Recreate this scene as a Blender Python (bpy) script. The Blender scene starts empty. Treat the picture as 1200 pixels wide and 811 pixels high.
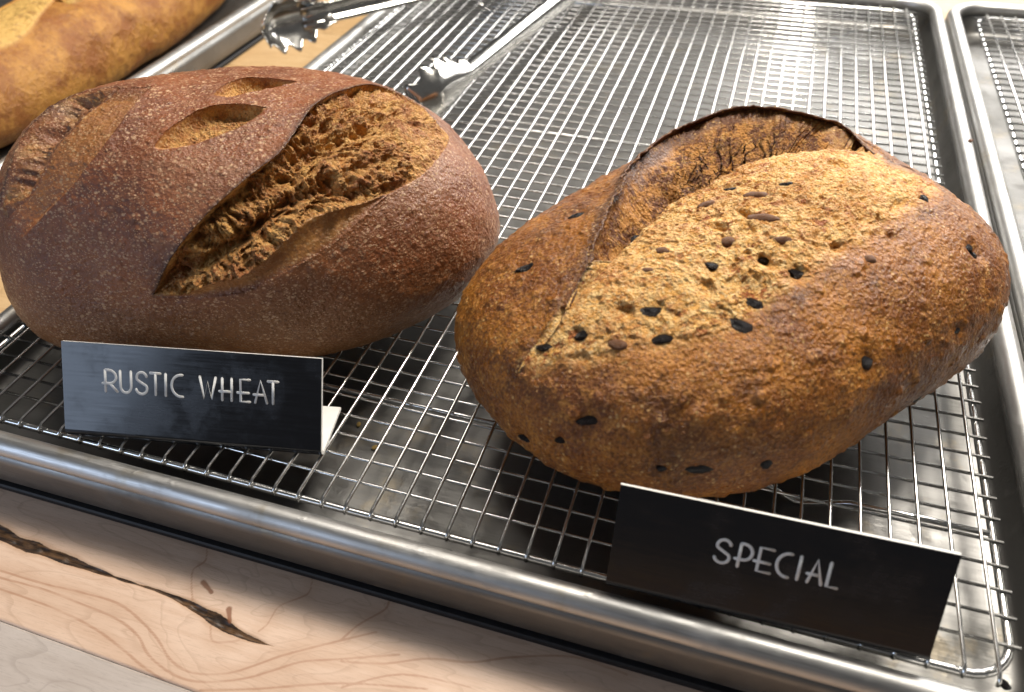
import bpy, bmesh, math, random
import numpy as np
from mathutils import Vector, Matrix

# ------------------------------------------------------------------ camera, world, lights, exposure
S = 0.01                                   # one cell of the wire rack = 1 cm
scene = bpy.context.scene
COL = scene.collection

cam_data = bpy.data.cameras.new('camera')
cam = bpy.data.objects.new('camera', cam_data)
COL.objects.link(cam)
CR = ((0.9527114606, 0.3029994603, -0.0230694603),
      (0.1874424813, -0.6457263016, -0.7402046066),
      (-0.2391781536, 0.7008772150, -0.6719858186))
CPOS = Vector((-10.296765, -15.954535, 23.720645)) * S
right, up, back = Vector(CR[0]), -Vector(CR[1]), -Vector(CR[2])
m = Matrix((right, up, back)).transposed().to_4x4()
m.translation = CPOS
cam.matrix_world = m
cam_data.sensor_fit = 'HORIZONTAL'
cam_data.sensor_width = 36.0
cam_data.lens = 921.48 / 1200 * 36
cam_data.clip_start = 0.01
cam_data.clip_end = 20
cam_data.dof.use_dof = True
cam_data.dof.focus_distance = 0.325
cam_data.dof.aperture_fstop = 11.0
scene.camera = cam

world = bpy.data.worlds.new('World')
scene.world = world
world.use_nodes = True
bg = world.node_tree.nodes['Background']
bg.inputs['Color'].default_value = (0.74, 0.72, 0.70, 1)
bg.inputs['Strength'].default_value = 0.14


def area(name, loc, target, sx, sy, watts, color):
    d = bpy.data.lights.new(name, 'AREA')
    d.shape = 'RECTANGLE'
    d.size, d.size_y = sx * S, sy * S
    d.energy = watts
    d.color = color
    o = bpy.data.objects.new(name, d)
    COL.objects.link(o)
    o.location = Vector(loc) * S
    o.rotation_euler = (Vector(target) - Vector(loc)).to_track_quat('-Z', 'Y').to_euler()
    return o


area('shop_lamp', (7, 58, 94), (-12, 12, 0), 32, 26, 18.5, (1.0, 0.93, 0.83))
area('back_lamp', (38, 170, 66), (-5, 35, 0), 110, 40, 25.0, (1.0, 0.97, 0.93))
area('window', (-100, -84, 40), (-28, 2, 2), 70, 52, 4.4, (0.62, 0.76, 1.0))
area('overhead_fill', (-58, 58, 120), (-18, 8, 0), 40, 40, 5.0, (1.0, 0.93, 0.84))  # added soft fill from overhead, not a known fixture

scene.view_settings.view_transform = 'Standard'
scene.view_settings.look = 'None'
scene.view_settings.exposure = 0.0
scene.view_settings.gamma = 1.0
scene.render.film_transparent = False

# ------------------------------------------------------------------ traced data, in loaf charts and rack cells
DATA = {'SP':{'q':[-9.6292,11.3811,0.8296,11.7095,8.1413,8.1022,2.5584,-0.0001,-0.005,0.0157,0.0007,-0.0183,0.0037,0.0219,0.0954,-0.0205,-0.0598,-0.0775,-0.0041,0.0004,-0.006,0.0392,0.0074,0.0206,-0.0203,0.0355,-0.0141,0.0034,-0.0719,-0.0115,-0.0012,0.0215,-0.0005],'A':[-0.484,-0.422,0.767],'lip':[[-0.677,-0.611], [-0.662,-0.595], [-0.624,-0.523], [-0.596,-0.426], [-0.621,-0.335], [-0.627,-0.244], [-0.685,-0.142], [-0.807,0.109], [-0.908,0.359], [-1.111,0.849], [-1.164,1.359], [-1.087,1.859], [-0.769,2.127], [-0.496,2.256], [-0.172,2.229], [0.054,2.151], [0.369,2.144], [0.671,2.161], [0.946,2.007], [1.154,1.792], [1.234,1.738]],'floor':[[-0.674,-0.605], [-0.657,-0.525], [-0.639,-0.417], [-0.656,-0.291], [-0.67,-0.138], [-0.776,0.185], [-0.878,0.666], [-0.716,1.28], [-0.399,1.602], [-0.018,1.845], [0.362,1.984], [0.727,2.057], [1.188,2.039]],'low':[[-0.677,-0.611], [-0.517,-0.597], [-0.4,-0.546], [-0.287,-0.502], [-0.168,-0.473], [-0.028,-0.429], [0.111,-0.336], [0.281,-0.178], [0.491,0.005], [0.745,0.263], [1.025,0.554], [1.343,0.882], [1.561,1.188], [1.641,1.487], [1.457,1.643], [1.225,1.706]],'ol':[[-0.936,-0.248,9,6], [-1.003,0.111,8,5], [1.524,0.533,7,6], [1.553,0.488,6,5], [0.69,-0.435,11,7], [-0.003,-0.886,13,7], [0.26,-0.895,8,6], [-0.311,-0.363,11,8], [0.042,-0.366,14,8], [0.082,-0.261,9,7], [-0.153,-0.125,7,6], [1.321,0.991,7,7], [-0.386,-0.72,9,7], [-0.663,-0.877,8,6], [-0.134,-0.872,5,4], [-0.477,-0.818,6,5], [-0.624,-0.523,9,6], [-0.5,-0.473,6,5], [-0.226,-0.448,8,5], [-1.007,0.761,8,8], [-0.716,-0.004,6,5], [-0.271,0.809,6,4], [0.106,-0.02,8,5], [0.225,0.884,7,4], [0.284,-0.075,7,5], [1.399,-0.112,5,4], [1.489,-0.65,6,5]],'pit':[[0.006,-0.184,10,6], [1.077,0.824,9,6], [0.746,0.494,10,8], [0.284,-0.075,8,6], [0.878,0.537,6,5], [-0.111,0.044,9,7], [0.935,0.408,6,4]],'nu':[[-0.018,0.644,12,8], [0.055,0.313,15,7], [0.201,0.143,8,8], [-0.36,-0.476,7,6], [-0.406,-0.188,6,5], [-0.404,-0.074,7,5], [-0.111,0.044,9,7], [-0.386,0.457,8,6], [1.432,1.723,9,5], [0.726,0.152,8,6], [-0.115,-0.603,10,6], [-0.034,-0.66,9,8], [-0.329,-0.627,11,6], [0.158,-0.588,6,5], [1.833,0.165,7,5]]},'RU':{'q':[-31.6204,10.6918,0.5214,10.6681,8.106,10.0346,2.1938,-0.0021,-0.0038,-0.0577,0.0149,-0.0509,-0.0103,0.1298,-0.0625,0.0074,0.0117,-0.0357,-0.118,0.0059,-0.0138,-0.0954,-0.0549,-0.0248,-0.0009,0.1026,0.1835,-0.002,0.0829,0.0091,0.0453,-0.0361,0.0002],'A':[0.109,-0.703,0.703],'lip':[[-0.713,-0.559], [-0.671,-0.528], [-0.543,-0.417], [-0.398,-0.309], [-0.249,-0.214], [-0.116,-0.138], [0.022,-0.061], [0.161,0.013], [0.281,0.133], [0.46,0.323], [0.714,0.498], [0.985,0.63], [1.181,0.65], [1.299,0.539], [1.332,0.417], [1.295,0.277], [1.25,0.163]],'low':[[-0.72,-0.572], [-0.52,-0.617], [-0.215,-0.639], [0.03,-0.57], [0.265,-0.48], [0.436,-0.38], [0.609,-0.285], [0.801,-0.218], [1.002,-0.106], [1.244,0.054], [1.238,0.152]],'torn':[[-0.717,-0.561], [-0.536,-0.585], [-0.345,-0.551], [-0.185,-0.542], [-0.051,-0.49], [0.068,-0.414], [0.205,-0.339], [0.337,-0.323], [0.484,-0.305], [0.581,-0.283]],'g1':[[-0.293,-0.269], [-0.074,-0.203], [0.145,-0.129], [0.273,-0.04], [0.383,0.022], [0.557,0.061], [0.763,0.126], [1.096,0.291]],'g2':[[-0.749,-0.577], [-0.502,-0.476], [-0.279,-0.428], [-0.091,-0.358], [0.049,-0.289], [0.189,-0.227], [0.32,-0.229], [0.44,-0.273], [0.57,-0.276], [0.68,-0.271]],'lo':[[-1.409,0.212], [-1.382,0.244], [-1.279,0.383], [-1.249,0.583], [-1.164,0.718], [-1.103,0.888], [-0.994,0.951], [-0.857,0.955], [-0.752,0.923]],'li':[[-0.738,0.898], [-0.829,0.807], [-0.889,0.689], [-0.933,0.552], [-1.032,0.422], [-1.083,0.319], [-1.179,0.221], [-1.331,0.131], [-1.402,0.116]],'ll':[[-1.312,-0.034], [-1.151,0.024], [-0.988,0.09], [-0.848,0.17], [-0.75,0.259], [-0.661,0.392], [-0.59,0.579], [-0.517,0.859]],'sa':[[-0.461,0.214], [-0.382,0.314], [-0.249,0.436], [-0.112,0.49], [0.046,0.464], [0.163,0.396], [0.188,0.371], [0.008,0.256], [-0.153,0.208], [-0.308,0.181], [-0.441,0.19]],'sb':[[-0.121,0.641], [-0.002,0.85], [0.171,0.971], [0.373,0.895], [0.54,0.785], [0.375,0.726], [0.18,0.651], [-0.027,0.589]]},'T1':{'q':[-34.2762,-1.5533,0.1868,10.6169,3.8094,0.5803],'z0':0.28,'letters':[['R',1.802,2.297], ['U',2.433,2.883], ['S',3.076,3.553], ['T',3.687,4.113], ['I',4.318,4.318], ['C',4.565,5.023], ['W',5.725,6.374], ['H',6.639,7.021], ['E',7.382,7.762], ['A',7.921,8.451], ['T',8.485,8.897]],'base':(1.947,1.863),'top':2.745},'T2':{'q':[-12.0871,-1.9564,0.0307,9.8755,3.6474,0.4377],'z0':0.5,'zb':0.2,'letters':[['S',3.183,3.644], ['P',3.922,4.286], ['E',4.5,4.892], ['C',5.041,5.429], ['I',5.699,5.699], ['A',5.954,6.401], ['L',6.561,6.861]],'base':(1.698,1.715),'top':(2.515,2.534)},'WL':[[[-35.54,-6.2], [-35.01,-6.17], [-32.97,-6.14], [-31.09,-6.01], [-29.37,-6.04], [-27.53,-6.66], [-26.34,-7.3], [-25.29,-7.46], [-24.14,-7.11], [-23.34,-6.55], [-22.56,-5.93], [-20.89,-4.86], [-19.82,-4.2]], [[-35.34,-6.4], [-34.76,-6.42], [-32.8,-6.34], [-31.01,-6.42], [-29.38,-6.52], [-28.13,-6.84], [-27.25,-7.36], [-26.06,-7.7], [-24.92,-7.67], [-23.55,-7.14], [-22.66,-6.55], [-21.85,-5.98], [-20.58,-5.49], [-18.68,-4.74]], [[-35.0,-6.75], [-34.39,-6.82], [-32.76,-6.83], [-30.95,-6.94], [-29.51,-7.15], [-28.11,-7.51], [-27.18,-7.78], [-26.06,-8.02]], [[-24.74,-7.92], [-22.88,-7.3], [-20.18,-6.27], [-17.26,-5.58]], [[-27.84,-2.86], [-27.52,-3.44], [-27.73,-3.9], [-27.52,-4.36], [-26.99,-5.07]], [[-23.12,-2.9], [-23.01,-3.18], [-22.98,-3.61], [-23.72,-4.32], [-23.77,-5.05], [-23.95,-5.45]], [[-25.79,-5.67], [-25.36,-6.23], [-24.78,-6.11], [-24.46,-5.95]], [[-20.54,-5.57], [-19.04,-5.19], [-17.66,-4.58], [-16.16,-4.26], [-14.77,-3.64], [-12.74,-3.02], [-10.88,-3.1]], [[-20.9,-4.84], [-20.56,-4.13], [-19.9,-3.31], [-19.9,-2.94]], [[-20.12,-6.4], [-18.31,-5.37], [-15.86,-5.09]]],'WC':[[[-36.88,-4.67], [-36.35,-4.75], [-35.34,-4.91], [-34.33,-4.93], [-32.6,-5.01], [-31.34,-5.06], [-30.18,-5.1]], [[-29.33,-5.1], [-28.42,-5.11], [-27.34,-5.2], [-25.8,-5.46], [-25.09,-5.63], [-24.42,-5.74], [-23.11,-5.79]]],'WS':[[[-27.06,-4.28], [-26.48,-4.58]], [[-25.47,-4.98], [-25.15,-5.41]]],'PB':[[-33.39,-7.86], [-24.82,-8.01]]}
CEN_N = 26


# ------------------------------------------------------------------ helpers
def tag(o, label, cat, group=None):
    o['label'] = label
    o['category'] = cat
    if group:
        o['group'] = group
    return o


def empty(name, loc=(0, 0, 0), rz=0.0):
    o = bpy.data.objects.new(name, None)
    o.empty_display_size = 0.01
    COL.objects.link(o)
    o.location = Vector(loc) * S
    o.rotation_euler = (0, 0, rz)
    return o


def link(name, me, mat=None, parent=None):
    o = bpy.data.objects.new(name, me)
    COL.objects.link(o)
    if mat is not None and not me.materials:
        me.materials.append(mat)
    if parent is not None:
        o.parent = parent
    return o


def np_mesh(name, V, F, attrs=None, smooth=True):
    """V (n,3) in cells, F (m,4) quads"""
    me = bpy.data.meshes.new(name)
    V = np.ascontiguousarray(V * S, dtype=np.float32)
    F = np.ascontiguousarray(F, dtype=np.int32)
    k = F.shape[1]
    me.vertices.add(len(V))
    me.vertices.foreach_set('co', V.ravel())
    me.loops.add(F.size)
    me.loops.foreach_set('vertex_index', F.ravel())
    me.polygons.add(len(F))
    me.polygons.foreach_set('loop_start', np.arange(0, F.size, k, dtype=np.int32))
    me.update(calc_edges=True)
    me.polygons.foreach_set('use_smooth', np.full(len(F), smooth, dtype=bool))
    for nm, a in (attrs or {}).items():
        at = me.attributes.new(nm, 'FLOAT', 'POINT')
        at.data.foreach_set('value', np.ascontiguousarray(a, dtype=np.float32))
    me.validate()
    return me


def py_mesh(name, verts, faces, smooth=True):
    me = bpy.data.meshes.new(name)
    me.from_pydata([tuple(Vector(v) * S) for v in verts], [], faces)
    me.update()
    if smooth:
        for p in me.polygons:
            p.use_smooth = True
    return me


def tube(path, r, sides=8, closed=False, caps=True, squash=None):
    """verts, faces of a tube along a 3D path (cells)"""
    pts = [Vector(p) for p in path]
    n = len(pts)
    V, F = [], []
    prev = None
    for i, p in enumerate(pts):
        if closed:
            t = (pts[(i + 1) % n] - pts[i - 1]).normalized()
        else:
            t = (pts[min(i + 1, n - 1)] - pts[max(i - 1, 0)]).normalized()
        if prev is None:
            ref = Vector((0, 0, 1)) if abs(t.z) < .9 else Vector((1, 0, 0))
            a = t.cross(ref).normalized()
        else:
            a = (prev - t * prev.dot(t)).normalized()
        prev = a
        b = t.cross(a)
        for k in range(sides):
            w = 2 * math.pi * k / sides
            V.append(p + a * (r * math.cos(w)) + b * (r * math.sin(w)))
    rng = n if closed else n - 1
    for i in range(rng):
        j = (i + 1) % n
        for k in range(sides):
            l = (k + 1) % sides
            F.append((i * sides + k, i * sides + l, j * sides + l, j * sides + k))
    if caps and not closed:
        F.append(tuple(range(sides - 1, -1, -1)))
        F.append(tuple((n - 1) * sides + k for k in range(sides)))
    return V, F


# ---- numpy noise
def _hash(ix, iy, iz, s):
    ix = ix.astype(np.uint32); iy = iy.astype(np.uint32); iz = iz.astype(np.uint32)
    h = ix * np.uint32(0x8da6b343) ^ iy * np.uint32(0xd8163841) ^ iz * np.uint32(0xcb1ab31f) ^ np.uint32((s * 0x165667b1 + 0x3c6ef372) & 0xffffffff)
    h ^= h >> np.uint32(13); h *= np.uint32(0x5bd1e995)
    h ^= h >> np.uint32(15); h *= np.uint32(0x27d4eb2d)
    h ^= h >> np.uint32(16)
    return h.astype(np.float32) / np.float32(4294967296.0)


def vnoise(P, seed=0):
    P = P + 1000.0
    I = np.floor(P).astype(np.int64)
    f = (P - I).astype(np.float32)
    f = f * f * f * (f * (f * 6 - 15) + 10)
    x, y, z = I.T
    out = 0
    for dx in (0, 1):
        wx = f[:, 0] if dx else 1 - f[:, 0]
        for dy in (0, 1):
            wy = f[:, 1] if dy else 1 - f[:, 1]
            for dz in (0, 1):
                wz = f[:, 2] if dz else 1 - f[:, 2]
                out = out + _hash(x + dx, y + dy, z + dz, seed) * (wx * wy * wz)
    return out * 2 - 1


def fbm(P, octv=4, seed=0, gain=.5, ridged=False):
    a, s, o = 1.0, 0.0, 0
    for k in range(octv):
        n = vnoise(P * (2.03 ** k), seed + k * 17)
        if ridged:
            n = 1 - 2 * np.abs(n)
        o = o + a * n
        s += a
        a *= gain
    return o / s


def worley(P, seed=0):
    P = P + 1000.0
    I = np.floor(P).astype(np.int64)
    f = P - I
    best = np.full(len(P), 9.0)
    for dx in (-1, 0, 1):
        for dy in (-1, 0, 1):
            for dz in (-1, 0, 1):
                x, y, z = I[:, 0] + dx, I[:, 1] + dy, I[:, 2] + dz
                px = dx + _hash(x, y, z, seed) - f[:, 0]
                py = dy + _hash(x, y, z, seed + 1) - f[:, 1]
                pz = dz + _hash(x, y, z, seed + 2) - f[:, 2]
                best = np.minimum(best, px * px + py * py + pz * pz)
    return np.sqrt(best)


def sstep(a, b, x):
    t = np.clip((x - a) / (b - a), 0, 1)
    return t * t * (3 - 2 * t)


def poly_dist(P, line):
    """distance, running parameter 0..1 and vector to the nearest point of a polyline (2D)"""
    L = np.asarray(line, float)
    seg = np.hypot(*(L[1:] - L[:-1]).T)
    cum = np.concatenate([[0], np.cumsum(seg)])
    best = np.full(len(P), 1e9); par = np.zeros(len(P)); vec = np.zeros((len(P), 2))
    for i in range(len(L) - 1):
        a, b = L[i], L[i + 1]
        ab = b - a
        t = np.clip(((P - a) @ ab) / max(ab @ ab, 1e-12), 0, 1)
        v = a + t[:, None] * ab - P
        d = np.hypot(v[:, 0], v[:, 1])
        k = d < best
        best[k] = d[k]; vec[k] = v[k]
        par[k] = ((cum[i] + t * seg[i]) / cum[-1])[k]
    return best, par, vec


def in_poly(P, poly):
    L = np.asarray(poly, float)
    x, y = P.T
    c = np.zeros(len(P), bool)
    j = len(L) - 1
    for i in range(len(L)):
        xi, yi = L[i]; xj, yj = L[j]
        if yi != yj:
            c ^= ((yi > y) != (yj > y)) & (x < (xj - xi) * (y - yi) / (yj - yi) + xi)
        j = i
    return c


def smooth_line(L, n=6):
    """Catmull-Rom refinement of a traced line"""
    L = [np.array(p, float) for p in L]
    out = []
    for i in range(len(L) - 1):
        p0, p1, p2, p3 = L[max(i - 1, 0)], L[i], L[i + 1], L[min(i + 2, len(L) - 1)]
        for k in range(n):
            t = k / n
            out.append(.5 * (2 * p1 + (p2 - p0) * t + (2 * p0 - 5 * p1 + 4 * p2 - p3) * t * t + (3 * p1 - p0 - 3 * p2 + p3) * t ** 3))
    out.append(L[-1])
    return np.array(out)


# ------------------------------------------------------------------ materials
class NT:
    def __init__(s, name):
        s.m = bpy.data.materials.new(name)
        s.m.use_nodes = True
        s.t = s.m.node_tree
        s.b = s.t.nodes['Principled BSDF']
        s.tc = None

    def node(s, typ, **kw):
        n = s.t.nodes.new(typ)
        for k, v in kw.items():
            setattr(n, k, v)
        return n

    def put(s, sock, v):
        if v is None:
            return
        if isinstance(v, bpy.types.NodeSocket):
            s.t.links.new(v, sock)
        elif isinstance(v, (tuple, list)) and len(v) == 3 and sock.type == 'RGBA':
            sock.default_value = (*v, 1)
        else:
            sock.default_value = v

    def co(s, scale=(1, 1, 1), rot=(0, 0, 0), kind='Object'):
        if s.tc is None:
            s.tc = s.node('ShaderNodeTexCoord')
        mp = s.node('ShaderNodeMapping')
        mp.inputs['Scale'].default_value = scale
        mp.inputs['Rotation'].default_value = rot
        s.put(mp.inputs['Vector'], s.tc.outputs[kind])
        return mp.outputs[0]

    def noise(s, scale, detail=3, rough=.55, co=None, dist=0.0, col=False):
        n = s.node('ShaderNodeTexNoise')
        n.inputs['Scale'].default_value = scale
        n.inputs['Detail'].default_value = detail
        n.inputs['Roughness'].default_value = rough
        n.inputs['Distortion'].default_value = dist
        s.put(n.inputs['Vector'], co if co is not None else s.co())
        return n.outputs['Color' if col else 0]

    def voro(s, scale, co=None, feature='F1', rnd=1.0, out='Distance'):
        n = s.node('ShaderNodeTexVoronoi', feature=feature)
        n.inputs['Scale'].default_value = scale
        n.inputs['Randomness'].default_value = rnd
        s.put(n.inputs['Vector'], co if co is not None else s.co())
        return n.outputs[out]

    def math(s, op, a, b=None, c=None, clamp=False):
        n = s.node('ShaderNodeMath', operation=op, use_clamp=clamp)
        for i, v in enumerate((a, b, c)):
            s.put(n.inputs[i], v)
        return n.outputs[0]

    def ramp(s, f, lo, hi, a=0.0, b=1.0):
        n = s.node('ShaderNodeMapRange', interpolation_type='SMOOTHSTEP')
        for k, v in zip(('Value', 'From Min', 'From Max', 'To Min', 'To Max'), (f, lo, hi, a, b)):
            s.put(n.inputs[k], v)
        return n.outputs[0]

    def mix(s, f, a, b, mode='MIX'):
        n = s.node('ShaderNodeMix', data_type='RGBA', blend_type=mode)
        s.put(n.inputs[0], f)
        s.put(n.inputs[6], a)
        s.put(n.inputs[7], b)
        return n.outputs[2]

    def attr(s, name):
        return s.node('ShaderNodeAttribute', attribute_name=name).outputs['Fac']

    def bump(s, h, strength=.5, dist=.001, prev=None):
        n = s.node('ShaderNodeBump')
        n.inputs['Strength'].default_value = strength
        n.inputs['Distance'].default_value = dist
        s.put(n.inputs['Height'], h)
        if prev is not None:
            s.put(n.inputs['Normal'], prev)
        return n.outputs[0]

    def out(s, color=None, rough=None, normal=None, metal=None, spec=None, **kw):
        s.put(s.b.inputs['Base Color'], color)
        s.put(s.b.inputs['Roughness'], rough)
        s.put(s.b.inputs['Normal'], normal)
        s.put(s.b.inputs['Metallic'], metal)
        s.put(s.b.inputs['Specular IOR Level'], spec)
        for k, v in kw.items():
            s.put(s.b.inputs[k], v)
        return s.m


def bread_bump(t, crumb, k=1.0):
    grain = t.math('ADD', t.math('MULTIPLY', t.noise(1100, 4, .65), .8), t.math('MULTIPLY', t.voro(640), .55))
    b = t.bump(grain, .9, .0011 * k)
    b = t.bump(t.math('ADD', t.noise(300, 4, .6), t.math('MULTIPLY', t.noise(420, 3, .6, co=t.co((.5, .5, 1.8))), .6)), .55, .0012 * k, b)
    torn = t.math('ADD', t.noise(620, 7, .78, dist=1.2), t.math('MULTIPLY', t.voro(520), .8))
    b2 = t.bump(torn, .9, .0012)
    b2 = t.bump(t.voro(900, t.co((1, 1, 1), (.4, .3, .2))), .6, .0009, b2)
    nm = t.node('ShaderNodeMix', data_type='VECTOR')
    t.put(nm.inputs[0], crumb); t.put(nm.inputs[4], b); t.put(nm.inputs[5], b2)
    return nm.outputs[1]


def mat_special():
    t = NT('seeded_crust')
    crumb, wall, toast, tip = t.attr('crumb'), t.attr('wall'), t.attr('toast'), t.attr('tip')
    n1 = t.noise(42, 4, .62)
    n2 = t.noise(170, 5, .65)
    n3 = t.noise(850, 4, .65)
    crust = t.mix(t.ramp(n1, .36, .62), (.40, .145, .016), (.19, .055, .006))
    crust = t.mix(t.ramp(n2, .48, .70, 0, .7), crust, (.52, .225, .036))
    crust = t.mix(t.ramp(t.noise(75, 5, .7), .52, .66, 0, .7), crust, (.095, .027, .005))
    crust = t.mix(t.ramp(t.noise(17, 4, .6), .52, .68, 0, .45), crust, (.13, .038, .006))
    crust = t.mix(t.ramp(toast, .0, 1.0, 0, .90), crust, (.065, .018, .005))
    spot = t.math('MULTIPLY', t.ramp(t.voro(480), .36, .12), t.ramp(t.noise(140, 3), .47, .60))
    crust = t.mix(t.math('MULTIPLY', t.ramp(n3, .50, .62), .65), crust, (.085, .025, .005))
    crust = t.mix(t.math('MULTIPLY', t.ramp(n3, .47, .36), .40), crust, (.54, .27, .065))
    crust = t.mix(t.math('MULTIPLY', spot, .60), crust, (.72, .46, .18))
    cr = t.mix(t.ramp(t.noise(330, 6, .75), .42, .58), (.90, .60, .24), (.74, .37, .075))
    cr = t.mix(t.math('MULTIPLY', t.math('MULTIPLY', t.ramp(tip, .25, .8), t.ramp(t.noise(60, 4, .65), .40, .56)), .75), cr, (.46, .155, .018))
    cr = t.mix(t.ramp(t.noise(260, 6, .75, co=t.co((.4, 1.7, 1.7), (0, 0, .25))), .52, .64, 0, .75), cr, (.44, .150, .022))
    cr = t.mix(t.ramp(t.noise(700, 4, .7), .53, .66, 0, .8), cr, (.90, .68, .36))
    cr = t.mix(t.ramp(t.noise(420, 6, .75), .54, .63, 0, .8), cr, (.42, .135, .018))
    cr = t.mix(t.math('MULTIPLY', t.ramp(t.noise(190, 6, .75), .53, .60), t.ramp(t.noise(45, 3, .6), .42, .58)), cr, (.33, .090, .012))
    wl = t.mix(t.ramp(t.noise(150, 6, .75), .42, .58), (.52, .225, .042), (.13, .036, .006))
    wl = t.mix(t.ramp(t.noise(560, 4, .7), .54, .66, 0, .65), wl, (.66, .38, .105))
    cr = t.mix(wall, cr, wl)
    col = t.mix(crumb, crust, cr)
    rough = t.math('ADD', t.math('MULTIPLY', crumb, .16), t.ramp(n2, .3, .7, .26, .50))
    return t.out(col, rough, bread_bump(t, crumb, .75), spec=.42)


def mat_rustic():
    t = NT('dark_wheat_crust')
    crumb, ledge, toast, pale, tip = t.attr('crumb'), t.attr('wall'), t.attr('toast'), t.attr('pale'), t.attr('tip')
    n1 = t.noise(38, 4, .6)
    n2 = t.noise(150, 5, .65)
    n3 = t.noise(800, 4, .65)
    crust = t.mix(t.ramp(n1, .35, .66), (.245, .077, .026), (.150, .044, .016))
    crust = t.mix(t.ramp(n2, .48, .72, 0, .6), crust, (.31, .135, .062))
    crust = t.mix(t.ramp(pale, 0, 1, 0, .9), crust, t.mix(n2, (.30, .125, .034), (.19, .072, .020)))
    crust = t.mix(t.ramp(toast, 0, 1, 0, .9), crust, (.022, .009, .006))
    crust = t.mix(t.math('MULTIPLY', t.ramp(n3, .52, .66), .5), crust, (.060, .020, .012))
    co = t.co((1, 1, 1.6))
    sp = t.math('MULTIPLY', t.ramp(t.voro(330, co), .36, .16), t.ramp(t.noise(120, 3, .6), .46, .57))
    sp2 = t.math('MULTIPLY', t.ramp(t.voro(560, co), .38, .16), t.ramp(t.noise(210, 3, .6), .44, .56))
    sp3 = t.math('MULTIPLY', t.ramp(t.voro(1000, co), .40, .15), t.ramp(t.noise(330, 2, .6), .44, .55))
    spk = t.math('MAXIMUM', t.math('MAXIMUM', sp, sp2), sp3)
    crust = t.mix(t.ramp(t.noise(24, 5, .65), .48, .72, 0, .16), crust, (.40, .215, .115))
    crust = t.mix(t.math('MULTIPLY', spk, .80), crust, t.mix(n2, (.62, .42, .26), (.46, .26, .13)))
    cr = t.mix(t.ramp(t.noise(260, 6, .75), .40, .60), (.68, .38, .11), (.47, .20, .042))
    cr = t.mix(t.math('MULTIPLY', t.ramp(tip, .35, .95), t.ramp(t.noise(80, 4, .6), .38, .6)), cr, (.30, .098, .018))
    cr = t.mix(t.ramp(t.noise(620, 4, .7), .53, .66, 0, .8), cr, (.66, .42, .17))
    cr = t.mix(t.ramp(t.noise(430, 5, .7), .60, .70, 0, .7), cr, (.19, .06, .012))
    lg = t.mix(t.ramp(n2, .35, .65), (.42, .190, .044), (.27, .105, .022))
    lg = t.mix(t.math('MULTIPLY', spk, .5), lg, (.52, .32, .13))
    lg = t.mix(t.math('MULTIPLY', t.ramp(n3, .52, .66), .4), lg, (.11, .040, .012))
    col = t.mix(ledge, t.mix(crumb, crust, cr), lg)
    rough = t.math('ADD', t.math('MULTIPLY', crumb, .16), t.ramp(n2, .3, .7, .30, .50))
    return t.out(col, rough, bread_bump(t, crumb, .55), spec=.5)


def mat_golden():
    t = NT('golden_crust')
    crumb = t.attr('crumb')
    n1, n2 = t.noise(40, 5, .7), t.noise(230, 6, .7)
    crust = t.mix(t.ramp(n1, .35, .66), (.50, .24, .045), (.27, .090, .012))
    crust = t.mix(t.ramp(n2, .55, .75, 0, .6), crust, (.13, .040, .008))
    cr = t.mix(n2, (.74, .50, .16), (.52, .27, .055))
    col = t.mix(crumb, crust, cr)
    col = t.mix(t.ramp(t.noise(95, 6, .75), .52, .64, 0, .6), col, (.20, .062, .010))
    return t.out(col, .45, t.bump(t.math('ADD', t.noise(400, 5, .7), t.noise(90, 4, .6)), .8, .0016), spec=.5)


def mat_simple(name, color, rough, spec=.5, nscale=300, bump=.3, dist=.0004, var=.25):
    t = NT(name)
    n = t.noise(nscale, 4, .6)
    dark = tuple(c * (1 - var) for c in color)
    return t.out(t.mix(t.ramp(n, .35, .65), color, dark), rough, t.bump(n, bump, dist), spec=spec)


def mat_aluminium(name, a, b, stain, r0, r1):
    t = NT(name)
    n = t.noise(14, 4, .6)
    st = t.noise(60, 5, .65, co=t.co((1, 30, 30)))
    st2 = t.noise(60, 5, .65, co=t.co((30, 1, 30)))
    pat = t.noise(35, 5, .7)
    col = t.mix(t.ramp(n, .35, .7), a, b)
    col = t.mix(t.ramp(pat, .54, .72, 0, stain), col, (.30, .25, .17))       # baked-on stain
    rough = t.math('ADD', t.ramp(st, .3, .7, r0, r1), t.ramp(n, .3, .7, .0, .10))
    h = t.math('ADD', t.math('MULTIPLY', st, .5), t.math('MULTIPLY', st2, .5))
    sc = t.voro(90, t.co((1, 6, 6), (0, 0, .6)), feature='DISTANCE_TO_EDGE')
    b = t.bump(h, .16, .0002)
    b = t.bump(t.ramp(sc, .012, .0), .12, .0002, b)
    b = t.bump(t.noise(9, 2, .5), .10, .002, b)
    b = t.bump(t.ramp(t.noise(75, 4, .6), .58, .72), .25, .0004, b)
    rough = t.math('ADD', rough, t.ramp(t.noise(55, 5, .7), .50, .68, 0, .14))
    return t.out(col, rough, b, metal=1.0)


def mat_steel(name, col, rough):
    t = NT(name)
    n = t.noise(160, 4, .6)
    c = t.mix(t.ramp(n, .4, .7), col, tuple(x * .78 for x in col))
    return t.out(c, t.ramp(n, .3, .7, rough * .75, rough * 1.3), t.bump(n, .08, .0002), metal=1.0)


def mat_tag():
    t = NT('black_engraving_plastic')
    br = t.noise(50, 4, .6, co=t.co((1.0, 22, 22)))
    sm = t.noise(60, 4, .65)
    col = t.mix(t.ramp(sm, .5, .75, 0, .5), (.006, .0065, .009), (.016, .017, .022))
    rough = t.math('ADD', t.ramp(br, .3, .7, .13, .20), t.ramp(sm, .45, .7, 0, .12))
    return t.out(col, rough, t.bump(br, .05, .0002), spec=.55)


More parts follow.
